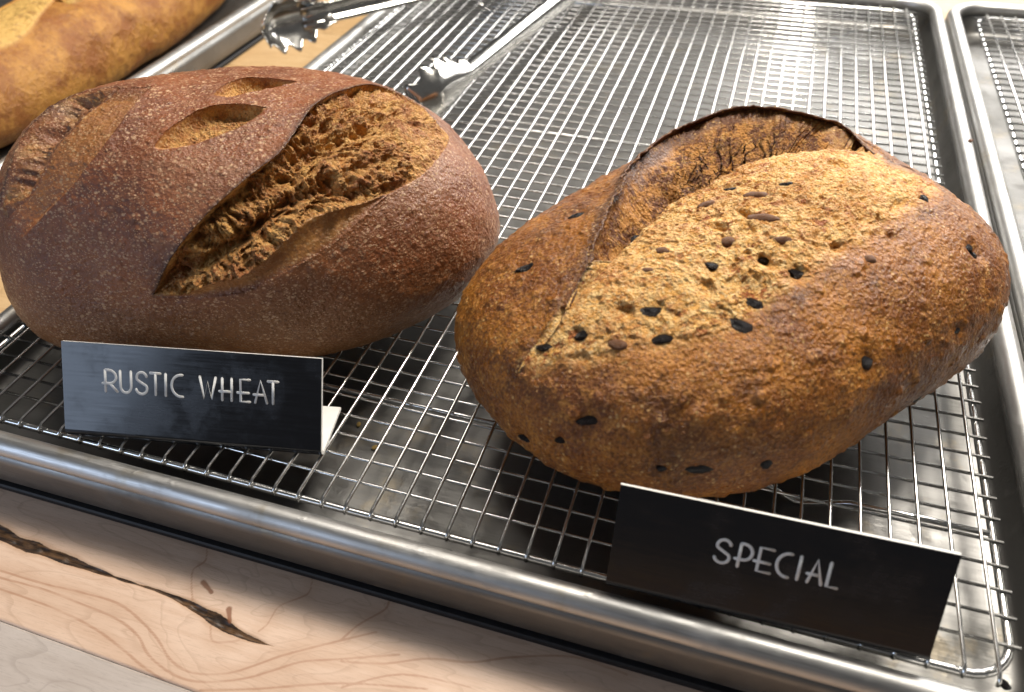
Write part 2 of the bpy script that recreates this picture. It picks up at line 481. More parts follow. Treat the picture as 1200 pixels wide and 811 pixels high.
def mat_wood(name, a, b, streak, traced=False, seed=0.0):
    t = NT(name)
    co = t.co((1, 1, 1))
    gr = t.noise(26, 5, .6, co=t.co((1.0, 14, 14)), dist=.3)
    fine = t.noise(120, 4, .7, co=t.co((1.2, 26, 26)))
    cl = t.noise(16, 4, .6)
    col = t.mix(t.ramp(cl, .35, .68), a, b)
    col = t.mix(t.ramp(gr, .42, .72, 0, .45), col, streak)
    col = t.mix(t.ramp(fine, .50, .70, 0, .38), col, tuple(x * .62 for x in streak))
    col = t.mix(t.ramp(t.noise(500, 3, .7, co=t.co((1, 9, 9))), .60, .72, 0, .35), col, tuple(x * .45 for x in streak))
    bm = t.bump(fine, .12, .0003)
    rings = t.math('FRACT', t.math('MULTIPLY', t.noise(9, 3, .5, co=t.co((1, 3, 3)), dist=.5), 16.0))
    col = t.mix(t.math('MULTIPLY', t.ramp(rings, .80, .97), .28), col, tuple(x * .7 for x in streak))
    if traced:
        wob = t.math('MULTIPLY', t.math('SUBTRACT', t.noise(120, 3, .6), .5), .05)
        ln = t.math('ADD', t.attr('figure'), wob)
        lm = t.math('MULTIPLY', t.ramp(ln, .062, .018), t.ramp(t.noise(40, 3), .30, .55, .35, .95))
        col = t.mix(t.math('MULTIPLY', lm, .66), col, (.33, .160, .090))
        halo = t.math('MULTIPLY', t.ramp(ln, .55, .05), .20)
        col = t.mix(halo, col, (.42, .24, .14))
        ck = t.math('ADD', t.attr('crack'), t.math('MULTIPLY', t.math('SUBTRACT', t.noise(150, 5, .7), .5), .7))
        ckc = t.mix(t.ramp(t.noise(60, 5, .7, co=t.co((1, 12, 12), (0, 0, .12))), .42, .66), (.016, .008, .004), (.115, .058, .024))
        col = t.mix(t.ramp(ck, 1.9, .9, 0, .45), col, (.36, .20, .10))
        col = t.mix(t.ramp(ck, 1.02, .86), col, ckc)
        sp = t.math('ADD', t.attr('spot'), t.math('MULTIPLY', t.math('SUBTRACT', t.noise(300, 3), .5), .8))
        col = t.mix(t.ramp(sp, 1.3, .5, 0, .85), col, (.20, .072, .028))
    return t.out(col, t.ramp(cl, .3, .7, .38, .5), bm, spec=.45)


M_SPECIAL, M_RUSTIC, M_GOLD = mat_special(), mat_rustic(), mat_golden()
M_ALU = mat_aluminium('worn_aluminium', (.215, .212, .205), (.155, .152, .143), .5, .36, .50)
M_RIM = mat_aluminium('polished_rim', (.50, .495, .485), (.37, .365, .35), .5, .34, .48)
M_WIRE = mat_steel('chrome_wire', (.74, .74, .73), .20)
M_TONG = mat_steel('stainless_steel', (.64, .63, .60), .17)
M_TAG = mat_tag()
M_CORE = mat_simple('white_plastic_core', (.80, .79, .76), .45, .4, 200, .05, .0002, .06)
M_INK = mat_simple('engraved_lettering', (.70, .70, .69), .6, .3, 500, .2, .0002, .10)
M_OLIVE = mat_simple('black_olive', (.022, .021, .025), .24, .5, 900, .9, .0014, .7)
M_NUT = mat_simple('toasted_nut', (.20, .075, .022), .42, .5, 350, .6, .0008, .45)
M_MAT = mat_simple('black_rubber', (.012, .012, .014), .55, .35, 300, .3, .0004, .4)
M_CRUMB = mat_simple('stray_crumb', (.50, .33, .10), .7, .3, 600, .8, .0008, .4)

# ------------------------------------------------------------------ the counter
ZW = -2.9
counter = empty('counter', (0, 0, 0))
counter['kind'] = 'structure'
M_MAPLE = mat_wood('figured_maple', (.66, .485, .370), (.58, .410, .300), (.52, .340, .235), True)
M_ASH = mat_wood('pale_plank', (.50, .44, .40), (.44, .38, .34), (.36, .30, .26))
M_WARM = mat_wood('warm_lit_plank', (.58, .40, .21), (.52, .34, .165), (.44, .26, .11))  # both far-plank tones: warm light over the back counter put into the colour
M_WARM2 = mat_wood('warm_lit_plank_dark', (.54, .36, .18), (.47, .30, .14), (.40, .23, .09))


def plank_y(x):                                   # the seam between the two front boards
    return -7.93 - 0.0175 * (x + 29)


def plank(y0, y1, mat):
    a = math.atan(-.0175)
    x0, x1, b = -130.0, 60.0, .06
    V, F = [], []
    for x in (x0, x1):
        for y, z in ((y0, -6), (y0, ZW - b), (y0 + b, ZW), (y1 - b, ZW), (y1, ZW - b), (y1, -6)):
            V.append((x, plank_y(x) + 7.93 + y, z))
    n = 6
    for i in range(n):
        j = (i + 1) % n
        F.append((i, j, n + j, n + i))
    F.append(tuple(range(n - 1, -1, -1)))
    F.append(tuple(range(n, 2 * n)))
    return link('plank', py_mesh('plank', V, F, False), mat, counter)


edges = [-7.93 - 27, -7.93 - 18, -7.93 - 9.2, -7.95]
for i in range(3):
    plank(edges[i], edges[i + 1], (M_WARM, M_MAPLE, M_ASH)[i])
edges = [1.6, 10.5, 20.4, 29.0, 38.5, 47.0, 56.5, 65.0, 74.0]
for i in range(len(edges) - 1):
    plank(edges[i], edges[i + 1], (M_WARM, M_WARM2)[i % 2])


def figured_plank():
    xs = np.concatenate([np.linspace(-130, -45, 30)[:-1], np.arange(-45, 4, .075), np.linspace(4, 60, 20)[1:]])
    ys = np.concatenate([np.linspace(0, .05, 3)[:-1], np.arange(.05, 6, .065), np.linspace(6, 9.5, 8)[1:]])
    X, Y = np.meshgrid(xs, ys, indexing='ij')
    Yw = -7.93 - .0175 * (X + 29) + Y
    P = np.column_stack([X.ravel(), Yw.ravel()])
    fig = np.full(len(P), 9.0)
    near = (P[:, 0] > -48) & (P[:, 0] < 6)
    Q = P[near]
    f = np.full(len(Q), 9.0)
    for L in DATA['WL']:
        f = np.minimum(f, poly_dist(Q, smooth_line(L, 5))[0])
    fig[near] = f
    ck = np.full(len(P), 9.0)
    c = np.full(len(Q), 9.0)
    for k, L in enumerate(DATA['WC'] + [DATA['WC'][0][-2:] + DATA['WC'][1][:3]]):
        d, t, _ = poly_dist(Q, smooth_line(L, 5))
        w = (.28 * (1 - .45 * t) * (1 - t ** 6) if k == 0 else (.08 + .15 * np.exp(-((t - .60) / .26) ** 2)) * (1 - t ** 8) * (1 - (1 - t) ** 8) if k == 1 else .05 + 0 * t) * (1 + .12 * np.sin(t * 23))
        c = np.minimum(c, d / np.maximum(w, .02))
    ck[near] = c
    sp = np.full(len(P), 9.0)
    s = np.full(len(Q), 9.0)
    for L in DATA['WS']:
        d, t, _ = poly_dist(Q, L)
        s = np.minimum(s, d / (.12 * (1 - .4 * t)))
    sp[near] = s
    Z = np.full(len(P), ZW)
    Z -= .12 * sstep(1.0, .3, ck) * (.6 + .4 * vnoise(np.column_stack([P * 3, P[:, :1] * 0]), 5))
    Z -= .05 * sstep(.05, 0, Y.ravel())
    nx, ny = X.shape
    idx = np.arange(nx * ny).reshape(nx, ny)
    F = np.stack([idx[:-1, :-1], idx[1:, :-1], idx[1:, 1:], idx[:-1, 1:]], -1).reshape(-1, 4)
    me = np_mesh('plank', np.column_stack([P, Z]), F, {'figure': fig, 'crack': ck, 'spot': sp})
    return link('plank', me, M_MAPLE, counter)


figured_plank()

# ------------------------------------------------------------------ baking trays
def ring(x0, x1, y0, y1, rad, inset, n=9):
    r = max(rad - inset, .05)
    x0, x1, y0, y1 = x0 + inset, x1 - inset, y0 + inset, y1 - inset
    out = []
    for cx, cy, a0 in ((x1 - r, y0 + r, -90), (x1 - r, y1 - r, 0), (x0 + r, y1 - r, 90), (x0 + r, y0 + r, 180)):
        for k in range(n + 1):
            a = math.radians(a0 + 90 * k / n)
            out.append((cx + r * math.cos(a), cy + r * math.sin(a)))
    return out


TX0, TX1, TY0, TY1 = -42.7, 2.3, -2.35, 59.6
TR = 2.6


def sweep(profile, closed_profile, cap_last=False, cap_first=False):
    V, F = [], []
    rings = []
    for inset, z in profile:
        r = ring(TX0, TX1, TY0, TY1, TR, inset)
        rings.append(len(V))
        V += [(x, y, z) for x, y in r]
    n = len(ring(TX0, TX1, TY0, TY1, TR, 0))
    k = len(profile)
    for i in range(k if closed_profile else k - 1):
        a, b = rings[i], rings[(i + 1) % k]
        for j in range(n):
            l = (j + 1) % n
            F.append((a + j, a + l, b + l, b + j))
    if cap_last:
        F.append(tuple(rings[-1] + j for j in range(n)))
    if cap_first:
        F.append(tuple(rings[0] + j for j in range(n - 1, -1, -1)))
    return V, F


FLOOR = -2.2
pan_profile = [(1.2, -2.53), (.1, -2.53), (-.22, -2.50), (-.42, -2.40), (-.515, -2.22), (-.53, -1.7), (-.515, -1.0), (-.49, -.42),
               (.34, -.5), (.46, -.9), (.58, -1.4), (.70, -1.85), (.86, -2.06), (1.1, -2.16), (1.5, FLOOR)]
pan_me = py_mesh('pan', *sweep(pan_profile, False, True, True))
bead = [(-.5 * math.cos(a), -.3 + .5 * math.sin(a)) for a in [2 * math.pi * k / 18 for k in range(18)]]
rim_me = py_mesh('rim', *sweep(bead, True))
for me, mt in ((pan_me, M_ALU), (rim_me, M_RIM)):
    me.materials.append(mt)
    for p in me.polygons:
        if len(p.vertices) > 4:
            p.use_smooth = False


mat_me = py_mesh('black_mat', *sweep([(-.42, ZW + .004), (-.60, ZW + .03), (-.62, ZW + .28), (-.56, ZW + .355), (.5, ZW + .36)], False, True, True), False)


def mat(dx, label):
    o = link('black_mat', mat_me, M_MAT)
    o.location.x = dx * S
    return tag(o, label, 'mat', 'mats under the trays')


def tray(dx, label):
    r = empty('baking_tray', (dx, 0, 0))
    tag(r, label, 'tray', 'sheet pans on the counter')
    link('pan', pan_me, None, r)
    link('rim', rim_me, None, r)
    return r


mat(0, 'thin black mat showing as a dark strip under the middle tray')
mat(-56.6, 'thin black mat under the tray of the golden loaf')
mat(46.3, 'thin black mat under the right-hand tray')
tray(0, 'worn aluminium baking tray in the middle holding both loaves on a wire rack')
tray(-56.6, 'aluminium baking tray at left edge holding the golden loaf')
tray(46.3, 'aluminium baking tray at right edge, its rim against the middle tray')

# ------------------------------------------------------------------ wire racks
RX0, RX1, RY0, RY1 = -41.75, .52, -1.22, 57.6
RW = .068


def rack_meshes():
    d = {}
    y0, y1 = RY0, RY1
    rw = random.Random(8)
    for v in range(5):
        wx = [rw.uniform(-.035, .035) for _ in range(3)]
        wz = [rw.uniform(-.02, .012) for _ in range(3)]
        d['deep%d' % v] = py_mesh('wire', *tube([(0, y0 - .17, -.36), (0, y0 - .13, -.16), (0, y0 + .10, -.06)] + [(wx[k], y0 + (y1 - y0) * (k + 1) / 4, -.06 + wz[k]) for k in range(3)] + [(0, y1 - .10, -.06), (0, y1 + .13, -.16), (0, y1 + .17, -.36)], RW, 6))
        d['cross%d' % v] = py_mesh('wire', *tube([(RX0 - .22, 0, -.19)] + [(RX0 + (RX1 - RX0) * (k + 1) / 4, wx[k] * 1.3, -.19 + wz[k] * .4) for k in range(3)] + [(RX1 + .24, 0, -.19)], RW, 6))
    fr = [(x, y, -.38) for x, y in ring(RX0, RX1, RY0, RY1, 1.5, 0, 8)]
    d['frame'] = py_mesh('frame', *tube(fr, .15, 10, True))
    leg = [(RX0 + .1, 0, -.36), (-38.2, 0, -.36), (-36.6, .5, -1.0), (-35.4, .9, -2.06), (-34.9, .9, -2.06), (-33.6, .5, -1.0), (-32.4, 0, -.36),
           (-8.6, 0, -.36), (-7.2, .5, -1.0), (-6.0, .9, -2.06), (-5.5, .9, -2.06), (-4.1, .5, -1.0), (-2.6, 0, -.36), (RX1 - .1, 0, -.36)]
    d['support'] = py_mesh('support_bar', *tube(leg, .115, 8))
    for me in d.values():
        me.materials.append(M_WIRE)
    return d


RM = rack_meshes()


def rack(dx, label, nx=range(0, 42)):
    r = empty('wire_rack', (dx, 0, 0))
    tag(r, label, 'wire rack', 'cooling racks in the trays')
    link('frame', RM['frame'], None, r)
    rnd = random.Random(4)
    for i in nx:
        o = link('wire', RM['deep%d' % rnd.randrange(5)], None, r)
        o.location = ((-i + rnd.uniform(-.03, .03)) * S, 0, 0)
    for j in range(58):
        o = link('wire', RM['cross%d' % rnd.randrange(5)], None, r)
        o.location = (0, (j + rnd.uniform(-.035, .035)) * S, 0)
        o.rotation_euler.z = rnd.uniform(-.0006, .0006)
    for y in (4.45, 29.35, 53.2):
        o = link('support_bar', RM['support'], None, r)
        o.location.y = y * S
    return r


rack(0, 'chrome wire cooling rack under the two loaves in the middle tray')
rack(47.1, 'dark wire cooling rack in the right-hand tray, partly out of view', range(30, 42))

# ------------------------------------------------------------------ loaves
_k = np.arange(26) + .5
_ph = np.arccos(1 - 2 * _k / 26 * .9)
_th = np.pi * (1 + 5 ** .5) * _k
CEN = np.column_stack([np.cos(_th) * np.sin(_ph), np.sin(_th) * np.sin(_ph), np.cos(_ph)])


def loaf_base(q, D):
    """hull of a loaf in its own frame, cells; z=0 is the base"""
    a, b, H, n1 = q[3:7]
    w = np.array(q[7:33]) if len(q) > 7 else np.zeros(26)
    zc = .38 * H
    dx, dy, dz = D.T
    den = (np.abs(dx) / a) ** n1 + (np.abs(dy) / b) ** n1
    c = np.where(dz > 0, H - zc, zc * 1.3)
    r = (den ** (2.3 / n1) + (np.abs(dz) / c) ** 2.3) ** (-1 / 2.3)
    r = r * np.exp(np.exp((D @ CEN.T - 1) / .14) @ w)
    return r, zc


def settle(z):
    return np.where(z < .6, np.log1p(np.exp(np.clip(z / .25, -60, 60))) * .25, z)


class Loaf:
    def __init__(s, q, A, n1=400, n2=330, n3=110):
        s.q = q
        A = np.array(A, float); A /= np.linalg.norm(A)
        e1 = np.cross([0, 0, 1], A); e1 /= np.linalg.norm(e1)
        e2 = np.cross(A, e1)
        s.A, s.e1, s.e2 = A, e1, e2
        tl = lambda n: np.tan(np.linspace(-np.pi / 4, np.pi / 4, n))
        l1, l2 = tl(n1), tl(n2)
        g = np.linspace(0, 1, n3)
        l3 = np.tan((2 * (1 - (1 - g) ** 1.7) - 1) * np.pi / 4)
        parts, faces, base = [], [], 0

        def face(u, v, f):
            nonlocal base
            U, Vv = np.meshgrid(u, v, indexing='ij')
            P = f(U.ravel(), Vv.ravel())
            i = np.arange(U.size).reshape(U.shape) + base
            parts.append(P)
            faces.append(np.stack([i[:-1, :-1], i[1:, :-1], i[1:, 1:], i[:-1, 1:]], -1).reshape(-1, 4))
            base += U.size
        one = np.ones_like
        face(l1, l2, lambda u, v: np.column_stack([u, v, one(u)]))
        face(l2, l3, lambda u, v: np.column_stack([one(u), u, v]))
        face(l3, l2, lambda u, v: np.column_stack([-one(u), v, u]))
        face(l3, l1, lambda u, v: np.column_stack([v, one(u), u]))
        face(l1, l3, lambda u, v: np.column_stack([u, -one(u), v]))
        nf = sum(len(f) for f in faces)
        face(l2[::8] if (n2 - 1) % 8 == 0 else l2, l1[::8] if (n1 - 1) % 8 == 0 else l1, lambda u, v: np.column_stack([v, u, -one(u)]))
        C = np.concatenate(parts)
        F = np.concatenate(faces)
        key = np.round(C * 1e5).astype(np.int64)
        key = key[:, 0] * 400003 ** 2 + key[:, 1] * 400003 + key[:, 2]
        _, first, inv = np.unique(key, return_index=True, return_inverse=True)
        C = C[first]
        s.F = inv[F]
        s.D = C[:, :1] * e1 + C[:, 1:2] * e2 + C[:, 2:] * A
        s.D /= np.linalg.norm(s.D, axis=1)[:, None]
        s.r, s.zc = loaf_base(q, s.D)
        s.B = s.D * s.r[:, None]
        k = np.maximum(1 + s.D @ A, .08)
        s.uv = np.column_stack([2 * (s.D @ e1) / k, 2 * (s.D @ e2) / k])
        s.sc = s.r / (1 + (s.uv ** 2).sum(1) / 4)          # chart unit -> cells
        n = len(s.D)
        s.off = np.zeros(n)
        s.tan = np.zeros((n, 3))
        s.front = (s.D @ A) > -.25

    def dist(s, line, near=None):
        """distance in cells, parameter, 3D unit vector toward the line"""
        d = np.full(len(s.D), 1e3); t = np.zeros(len(s.D)); v3 = np.zeros((len(s.D), 3))
        L = np.asarray(line)
        lo, hi = L.min(0) - .7, L.max(0) + .7
        k = s.front & (s.uv > lo).all(1) & (s.uv < hi).all(1)
        dd, tt, vv = poly_dist(s.uv[k], L)
        d[k] = dd * s.sc[k]; t[k] = tt
        vv = vv / np.maximum(np.hypot(vv[:, 0], vv[:, 1]), 1e-9)[:, None]
        D = s.D[k]
        w = vv[:, :1] * s.e1 + vv[:, 1:] * s.e2
        w -= (w * D).sum(1)[:, None] * D
        w /= np.maximum(np.linalg.norm(w, axis=1), 1e-6)[:, None]
        v3[k] = w
        return d, t, v3

    def inside(s, poly):
        o = np.zeros(len(s.D), bool)
        k = s.front
        o[k] = in_poly(s.uv[k], poly)
        return o

    def positions(s):
        P = s.B + s.D * s.off[:, None] + s.tan
        P = P.copy()
        P[:, 2] = settle(P[:, 2] + s.zc)
        return P

    def at(s, uv):
        """surface point and normal (loaf frame) at a chart point"""
        i = np.argmin(((s.uv - np.array(uv)) ** 2).sum(1) + (~s.front) * 9)
        return i

    def build(s, mat, attrs, part, root, names=('crust', 'crumb')):
        P = s.positions()
        s.P = P
        fm = part[s.F].sum(1) >= 3
        objs = []
        for nm, sel in ((names[0], ~fm), (names[1], fm)):
            if not sel.any():
                continue
            F = s.F[sel]
            used, inv = np.unique(F, return_inverse=True)
            me = np_mesh(nm, P[used], inv.reshape(F.shape), {k: v[used] for k, v in attrs.items()})
            objs.append(link(nm, me, mat, root))
        return objs


def inclusion_meshes(name, mat, n=4, seed=3):
    out = []
    for k in range(n):
        bm = bmesh.new()
        bmesh.ops.create_icosphere(bm, subdivisions=2, radius=1.0)
        co = np.array([v.co[:] for v in bm.verts])
        d = 1 + .32 * vnoise(co * 1.2 + 7 * k, seed + k) + .16 * vnoise(co * 2.7 + 5 * k, seed + 9)
        for v, m_ in zip(bm.verts, d):
            v.co *= float(m_)
        for f in bm.faces:
            f.smooth = True
        me = bpy.data.meshes.new(name)
        bm.to_mesh(me)
        bm.free()
        me.materials.append(mat)
        out.append(me)
    return out


def place_inclusions(L, root, items, meshes, name, thick, px=.05, seed=1, sink=.25):
    rnd = random.Random(seed)
    N = np.zeros_like(L.P)
    a, b, c = L.P[L.F[:, 0]], L.P[L.F[:, 1]], L.P[L.F[:, 3]]
    fn = np.cross(b - a, c - a)
    for k in range(4):
        np.add.at(N, L.F[:, k], fn)
    for (u, v, ra, rb) in items:
        i = L.at((u, v))
        d2 = ((L.P - L.P[i]) ** 2).sum(1)
        nb = d2 < .35 ** 2
        nrm = N[nb].sum(0)
        nrm = Vector(nrm / np.linalg.norm(nrm))
        p = Vector(L.P[nb].mean(0))
        h = max(float(((L.P[nb] - np.array(p)) @ np.array(nrm)).max()) * .5, 0)
        o = link(name, meshes[rnd.randrange(len(meshes))], None, root)
        e = Vector(L.e1) + Vector(L.e2) * rnd.uniform(-.1, .5)
        x = (e - nrm * e.dot(nrm)).normalized()
        y = nrm.cross(x)
        A_, B_ = ra * px * rnd.uniform(.9, 1.35), rb * px * rnd.uniform(.7, 1.1)
        T = thick * min(A_, B_)
        mw = Matrix((x * A_, y * B_, nrm * T)).transposed().to_4x4()
        mw = Matrix.Scale(S, 4) @ Matrix.Translation(p + nrm * (h - sink * T)) @ mw
        o.matrix_local = mw


# ---- the seeded loaf
def special_loaf():
    d = DATA['SP']
    q = d['q']
    L = Loaf(q, d['A'], 417, 345, 170)
    root = empty('bread_loaf', (q[0], q[1], 0), q[2])
    tag(root, 'golden brown loaf with black olive pieces and one wide open score, at right', 'bread loaf', 'loaves of bread')
    lip = smooth_line(d['lip'], 4); flo = smooth_line(d['floor'], 4); low = smooth_line(d['low'], 4)
    B = L.B
    # uneven lip
    inside = L.inside(np.concatenate([lip, low[::-1]]))
    wallz = L.inside(np.concatenate([lip, flo[::-1]]))
    sl, tl, vl = L.dist(lip)
    sf, tf, vf = L.dist(flo)
    sw, tw, vw = L.dist(low)
    env = np.clip(np.sin(np.pi * np.clip(tl, 0, 1)), 0, 1) ** .42
    rag = fbm(B * .9, 4, 11)
    outl = ~inside
    w = np.where(wallz, sl / (sl + sf + 1e-6), 1.0)
    e = sf / (sf + sw + 1e-6)
    env = env * sstep(.0, .13, tl)
    curl = .34 * env + .05 * rag
    off = np.zeros(len(B))
    dome_d = 1.4 * env
    trench = 2.5 * env
    dome = inside & ~wallz
    wprof = curl * np.exp(-sl / .08) - (dome_d + trench) * (.05 + .95 * sstep(.0, .62, w)) + trench * sstep(.90, 1.0, w) * .75
    off[wallz] = wprof[wallz]
    prof = -dome_d * (1 - sstep(-.15, 1.0, e)) ** 1.3 - .30 * trench * np.exp(-sf / .30) + .18 * np.sin(np.pi * np.clip(e, 0, 1)) * env
    off[dome] = prof[dome]
    off += outl * curl * np.exp(-sl / 1.0)
    # undercut below the flap
    und = np.where(wallz, .75 * env * np.sin(np.pi * np.clip(w, 0, 1)) * (1 + .6 * rag), 0)
    L.tan = vl * und[:, None]
    # torn crumb relief
    Q = B + L.D * off[:, None] + L.tan
    Q = Q + .35 * np.column_stack([fbm(Q * .9, 2, 201), fbm(Q * .9, 2, 202), fbm(Q * .9, 2, 203)])
    ax = L.B[L.at(lip[-1])] - L.B[L.at(lip[0])]; ax /= np.linalg.norm(ax)
    Qa = Q + 1.6 * (Q @ ax)[:, None] * ax
    torn = (.34 * fbm(Q * .8, 5, 21, .66, True) + .18 * fbm(Qa * .9, 4, 36, .66, True) + .22 * fbm(Q * 2.6, 4, 31, .68, True))
    w1 = np.zeros(len(B)); w2 = np.zeros(len(B))
    w1[inside] = worley(Q[inside] * .62, 3)
    w2[inside] = worley(Q[inside] * 1.9, 8)
    pits = -.30 * sstep(.33, .08, w1) - .09 * sstep(.42, .12, w2)
    soft = .10 * fbm(Q * .7, 3, 41) + .11 * fbm(Q * 3.0, 4, 51, .68, True)
    edge = sstep(0, .5, np.minimum(sl, sw))
    wl = np.where(wallz, 1.0, np.exp(-sf / .35)) * inside
    L.tan -= vl * (wallz * edge * sstep(.02, .18, tl) * sstep(1.0, .78, tl) * np.sin(np.pi * np.clip(w, 0, 1)) ** .5 * (torn * 2.5 - .10 - .5 * sstep(.42, .12, w1)))[:, None]
    off += inside * edge * (wl * torn * .45 + (1 - wl) * (soft + pits))
    tip = np.where(inside, np.clip(.5 + 2.6 * (soft - .03), 0, 1), 0)
    # flap of crust raised along the score
    # ragged lower edge of the score
    off += .06 * np.exp(-sw / .25) * fbm(B * 2.2, 3, 61) * L.front
    # crust relief
    crust = .16 * fbm(B * .22, 3, 71) + .055 * fbm(B * .9, 3, 81) + .022 * fbm(B * 3.0, 3, 91)
    blist = np.zeros(len(B)); kk = L.front & outl
    blist[kk] = .07 * sstep(.36, .12, worley(B[kk] * 1.2, 77)) + .035 * sstep(.36, .12, worley(B[kk] * 2.7, 79))
    off += np.where(inside, (.35 + .65 * np.exp(-np.minimum(sw, sl) / .5)) * crust, crust + blist)
    for (u_, v_, ra, rb) in d['ol']:
        dd = np.hypot(*(L.uv - np.array([u_, v_])).T) * L.sc
        off -= .16 * np.exp(-(dd / (.046 * max(ra, rb))) ** 2) * L.front
    for (u_, v_, ra, rb) in d['pit']:
        dd = np.hypot(*(L.uv - np.array([u_, v_])).T) * L.sc
        off -= .24 * np.exp(-(dd / (.030 * max(ra, rb))) ** 2) * L.front
    for (u_, v_, ra, rb) in d['nu'][10:]:
        dd = np.hypot(*(L.uv - np.array([u_, v_])).T) * L.sc
        off += .10 * np.exp(-(dd / (.036 * max(ra, rb))) ** 4) * L.front
    L.off = off
    cb = np.where(inside, sstep(-.05, .85, sw + .45 * fbm(B * 2.2, 4, 101, .6)), 0.0)
    cb = np.where(wallz, sstep(.02, .13, w + .05 * rag), cb)
    wa = np.where(inside, np.where(wallz, 1.0, .6 * np.exp(-sf / .35)), 0.0)
    toast = np.clip(wallz * 1.0 + outl * (1.0 * np.exp(-sl / .30) + .55 * np.exp(-sw / .7) * sstep(.25, .75, tw) + .55 * sstep(.15, .55, fbm(B * .28, 3, 111))), 0, 1)
    L.build(M_SPECIAL, {'crumb': cb, 'wall': wa, 'toast': toast, 'tip': tip}, inside, root)
    # the ear: a thin flap of crust standing over the torn wall
    ts = np.linspace(.045, .975, 290)
    seg = np.concatenate([[0], np.cumsum(np.hypot(*(lip[1:] - lip[:-1]).T))]); seg /= seg[-1]
    cu = np.column_stack([np.interp(ts, seg, lip[:, 0]), np.interp(ts, seg, lip[:, 1])])
    ker = np.ones(9) / 9
    cu = np.column_stack([np.convolve(np.pad(cu[:, k_], 4, mode='edge'), ker, 'valid') for k_ in (0, 1)])
    tg = np.gradient(cu, axis=0); tg /= np.hypot(*tg.T)[:, None]
    nr = np.column_stack([tg[:, 1], -tg[:, 0]])
    cen = np.concatenate([lip, low]).mean(0)
    flip = np.sign(((cen - cu) * nr).sum(1).mean())
    nr *= flip                                            # into the score
    en = (np.sin(np.pi * np.clip(ts, 0, 1)) ** .42) * sstep(.0, .13, ts)
    ragx = fbm(np.column_stack([ts * 46, ts * 0, ts * 0]), 4, 301, .6)
    over = (.24 * en + .22 * ragx) * sstep(.045, .12, ts) * sstep(.975, .9, ts) + .02
    prof_s = [-.75, -.5, -.3, -.14, 0., .35, .7, 1.0]
    EV, ET, EC = [], [], []
    for ps in prof_s:
        sd_ = ps if ps <= 0 else ps * over
        u0 = cu
        rho2 = (u0 ** 2).sum(1)
        dd0 = ((4 - rho2)[:, None] * L.A + 4 * u0[:, :1] * L.e1 + 4 * u0[:, 1:] * L.e2) / (4 + rho2)[:, None]
        sc_ = loaf_base(q, dd0)[0] / (1 + rho2 / 4)
        u1 = cu + nr * (sd_ / sc_ if np.ndim(sd_) else sd_ / sc_)[:, None]
        rho2 = (u1 ** 2).sum(1)
        dd1 = ((4 - rho2)[:, None] * L.A + 4 * u1[:, :1] * L.e1 + 4 * u1[:, 1:] * L.e2) / (4 + rho2)[:, None]
        rr = loaf_base(q, dd1)[0]
        Bp = dd1 * rr[:, None]
        cr_ = .16 * fbm(Bp * .22, 3, 71) + .055 * fbm(Bp * .9, 3, 81) + .022 * fbm(Bp * 3.0, 3, 91)
        cl_ = .34 * en + .05 * fbm(Bp * .9, 4, 11)
        lift = np.interp(ps, [-.75, -.5, -.2, 0, 1], [-.10, -.01, .05, .07, .10]) + (ps > 0) * ps * .10 * en
        fd_ = sstep(.045, .16, ts) * sstep(.975, .86, ts)
        lift = lift * fd_ - .16 * (1 - fd_) + (ps > -.1) * .05 * fbm(Bp * 1.7, 3, 333) * fd_
        o_ = cl_ * (np.exp(ps / 1.0) if ps < 0 else 1.0) + cr_ + lift
        P_ = Bp + dd1 * o_[:, None]
        P_[:, 2] = settle(P_[:, 2] + L.zc)
        EV.append(P_)
        ET.append(np.full(len(ts), min(1.0, math.exp(ps / .22)) if ps < 0 else 1.0))
    nE, nS = len(ts), len(prof_s)
    EV = np.stack(EV, 1).reshape(-1, 3); ET = np.stack(ET, 1).ravel()
    ii = np.arange(nE * nS).reshape(nE, nS)
    EF = np.stack([ii[:-1, :-1], ii[1:, :-1], ii[1:, 1:], ii[:-1, 1:]], -1).reshape(-1, 4)
    if flip > 0:
        EF = EF[:, ::-1]
    zz_ = np.zeros(len(EV))
    ear = link('ear', np_mesh('ear', EV, EF, {'crumb': zz_, 'wall': zz_, 'toast': ET, 'tip': zz_}), M_SPECIAL, root)
    md = ear.modifiers.new('thick', 'SOLIDIFY'); md.thickness = .075 * S; md.offset = 0
    place_inclusions(L, root, d['ol'], inclusion_meshes('olive_piece', M_OLIVE), 'olive_piece', .85, .035, 5, .55)
    place_inclusions(L, root, d['nu'][:10], inclusion_meshes('nut_piece', M_NUT, 4, 8), 'nut_piece', .85, .036, 9, .45)
    return L


LS = special_loaf()


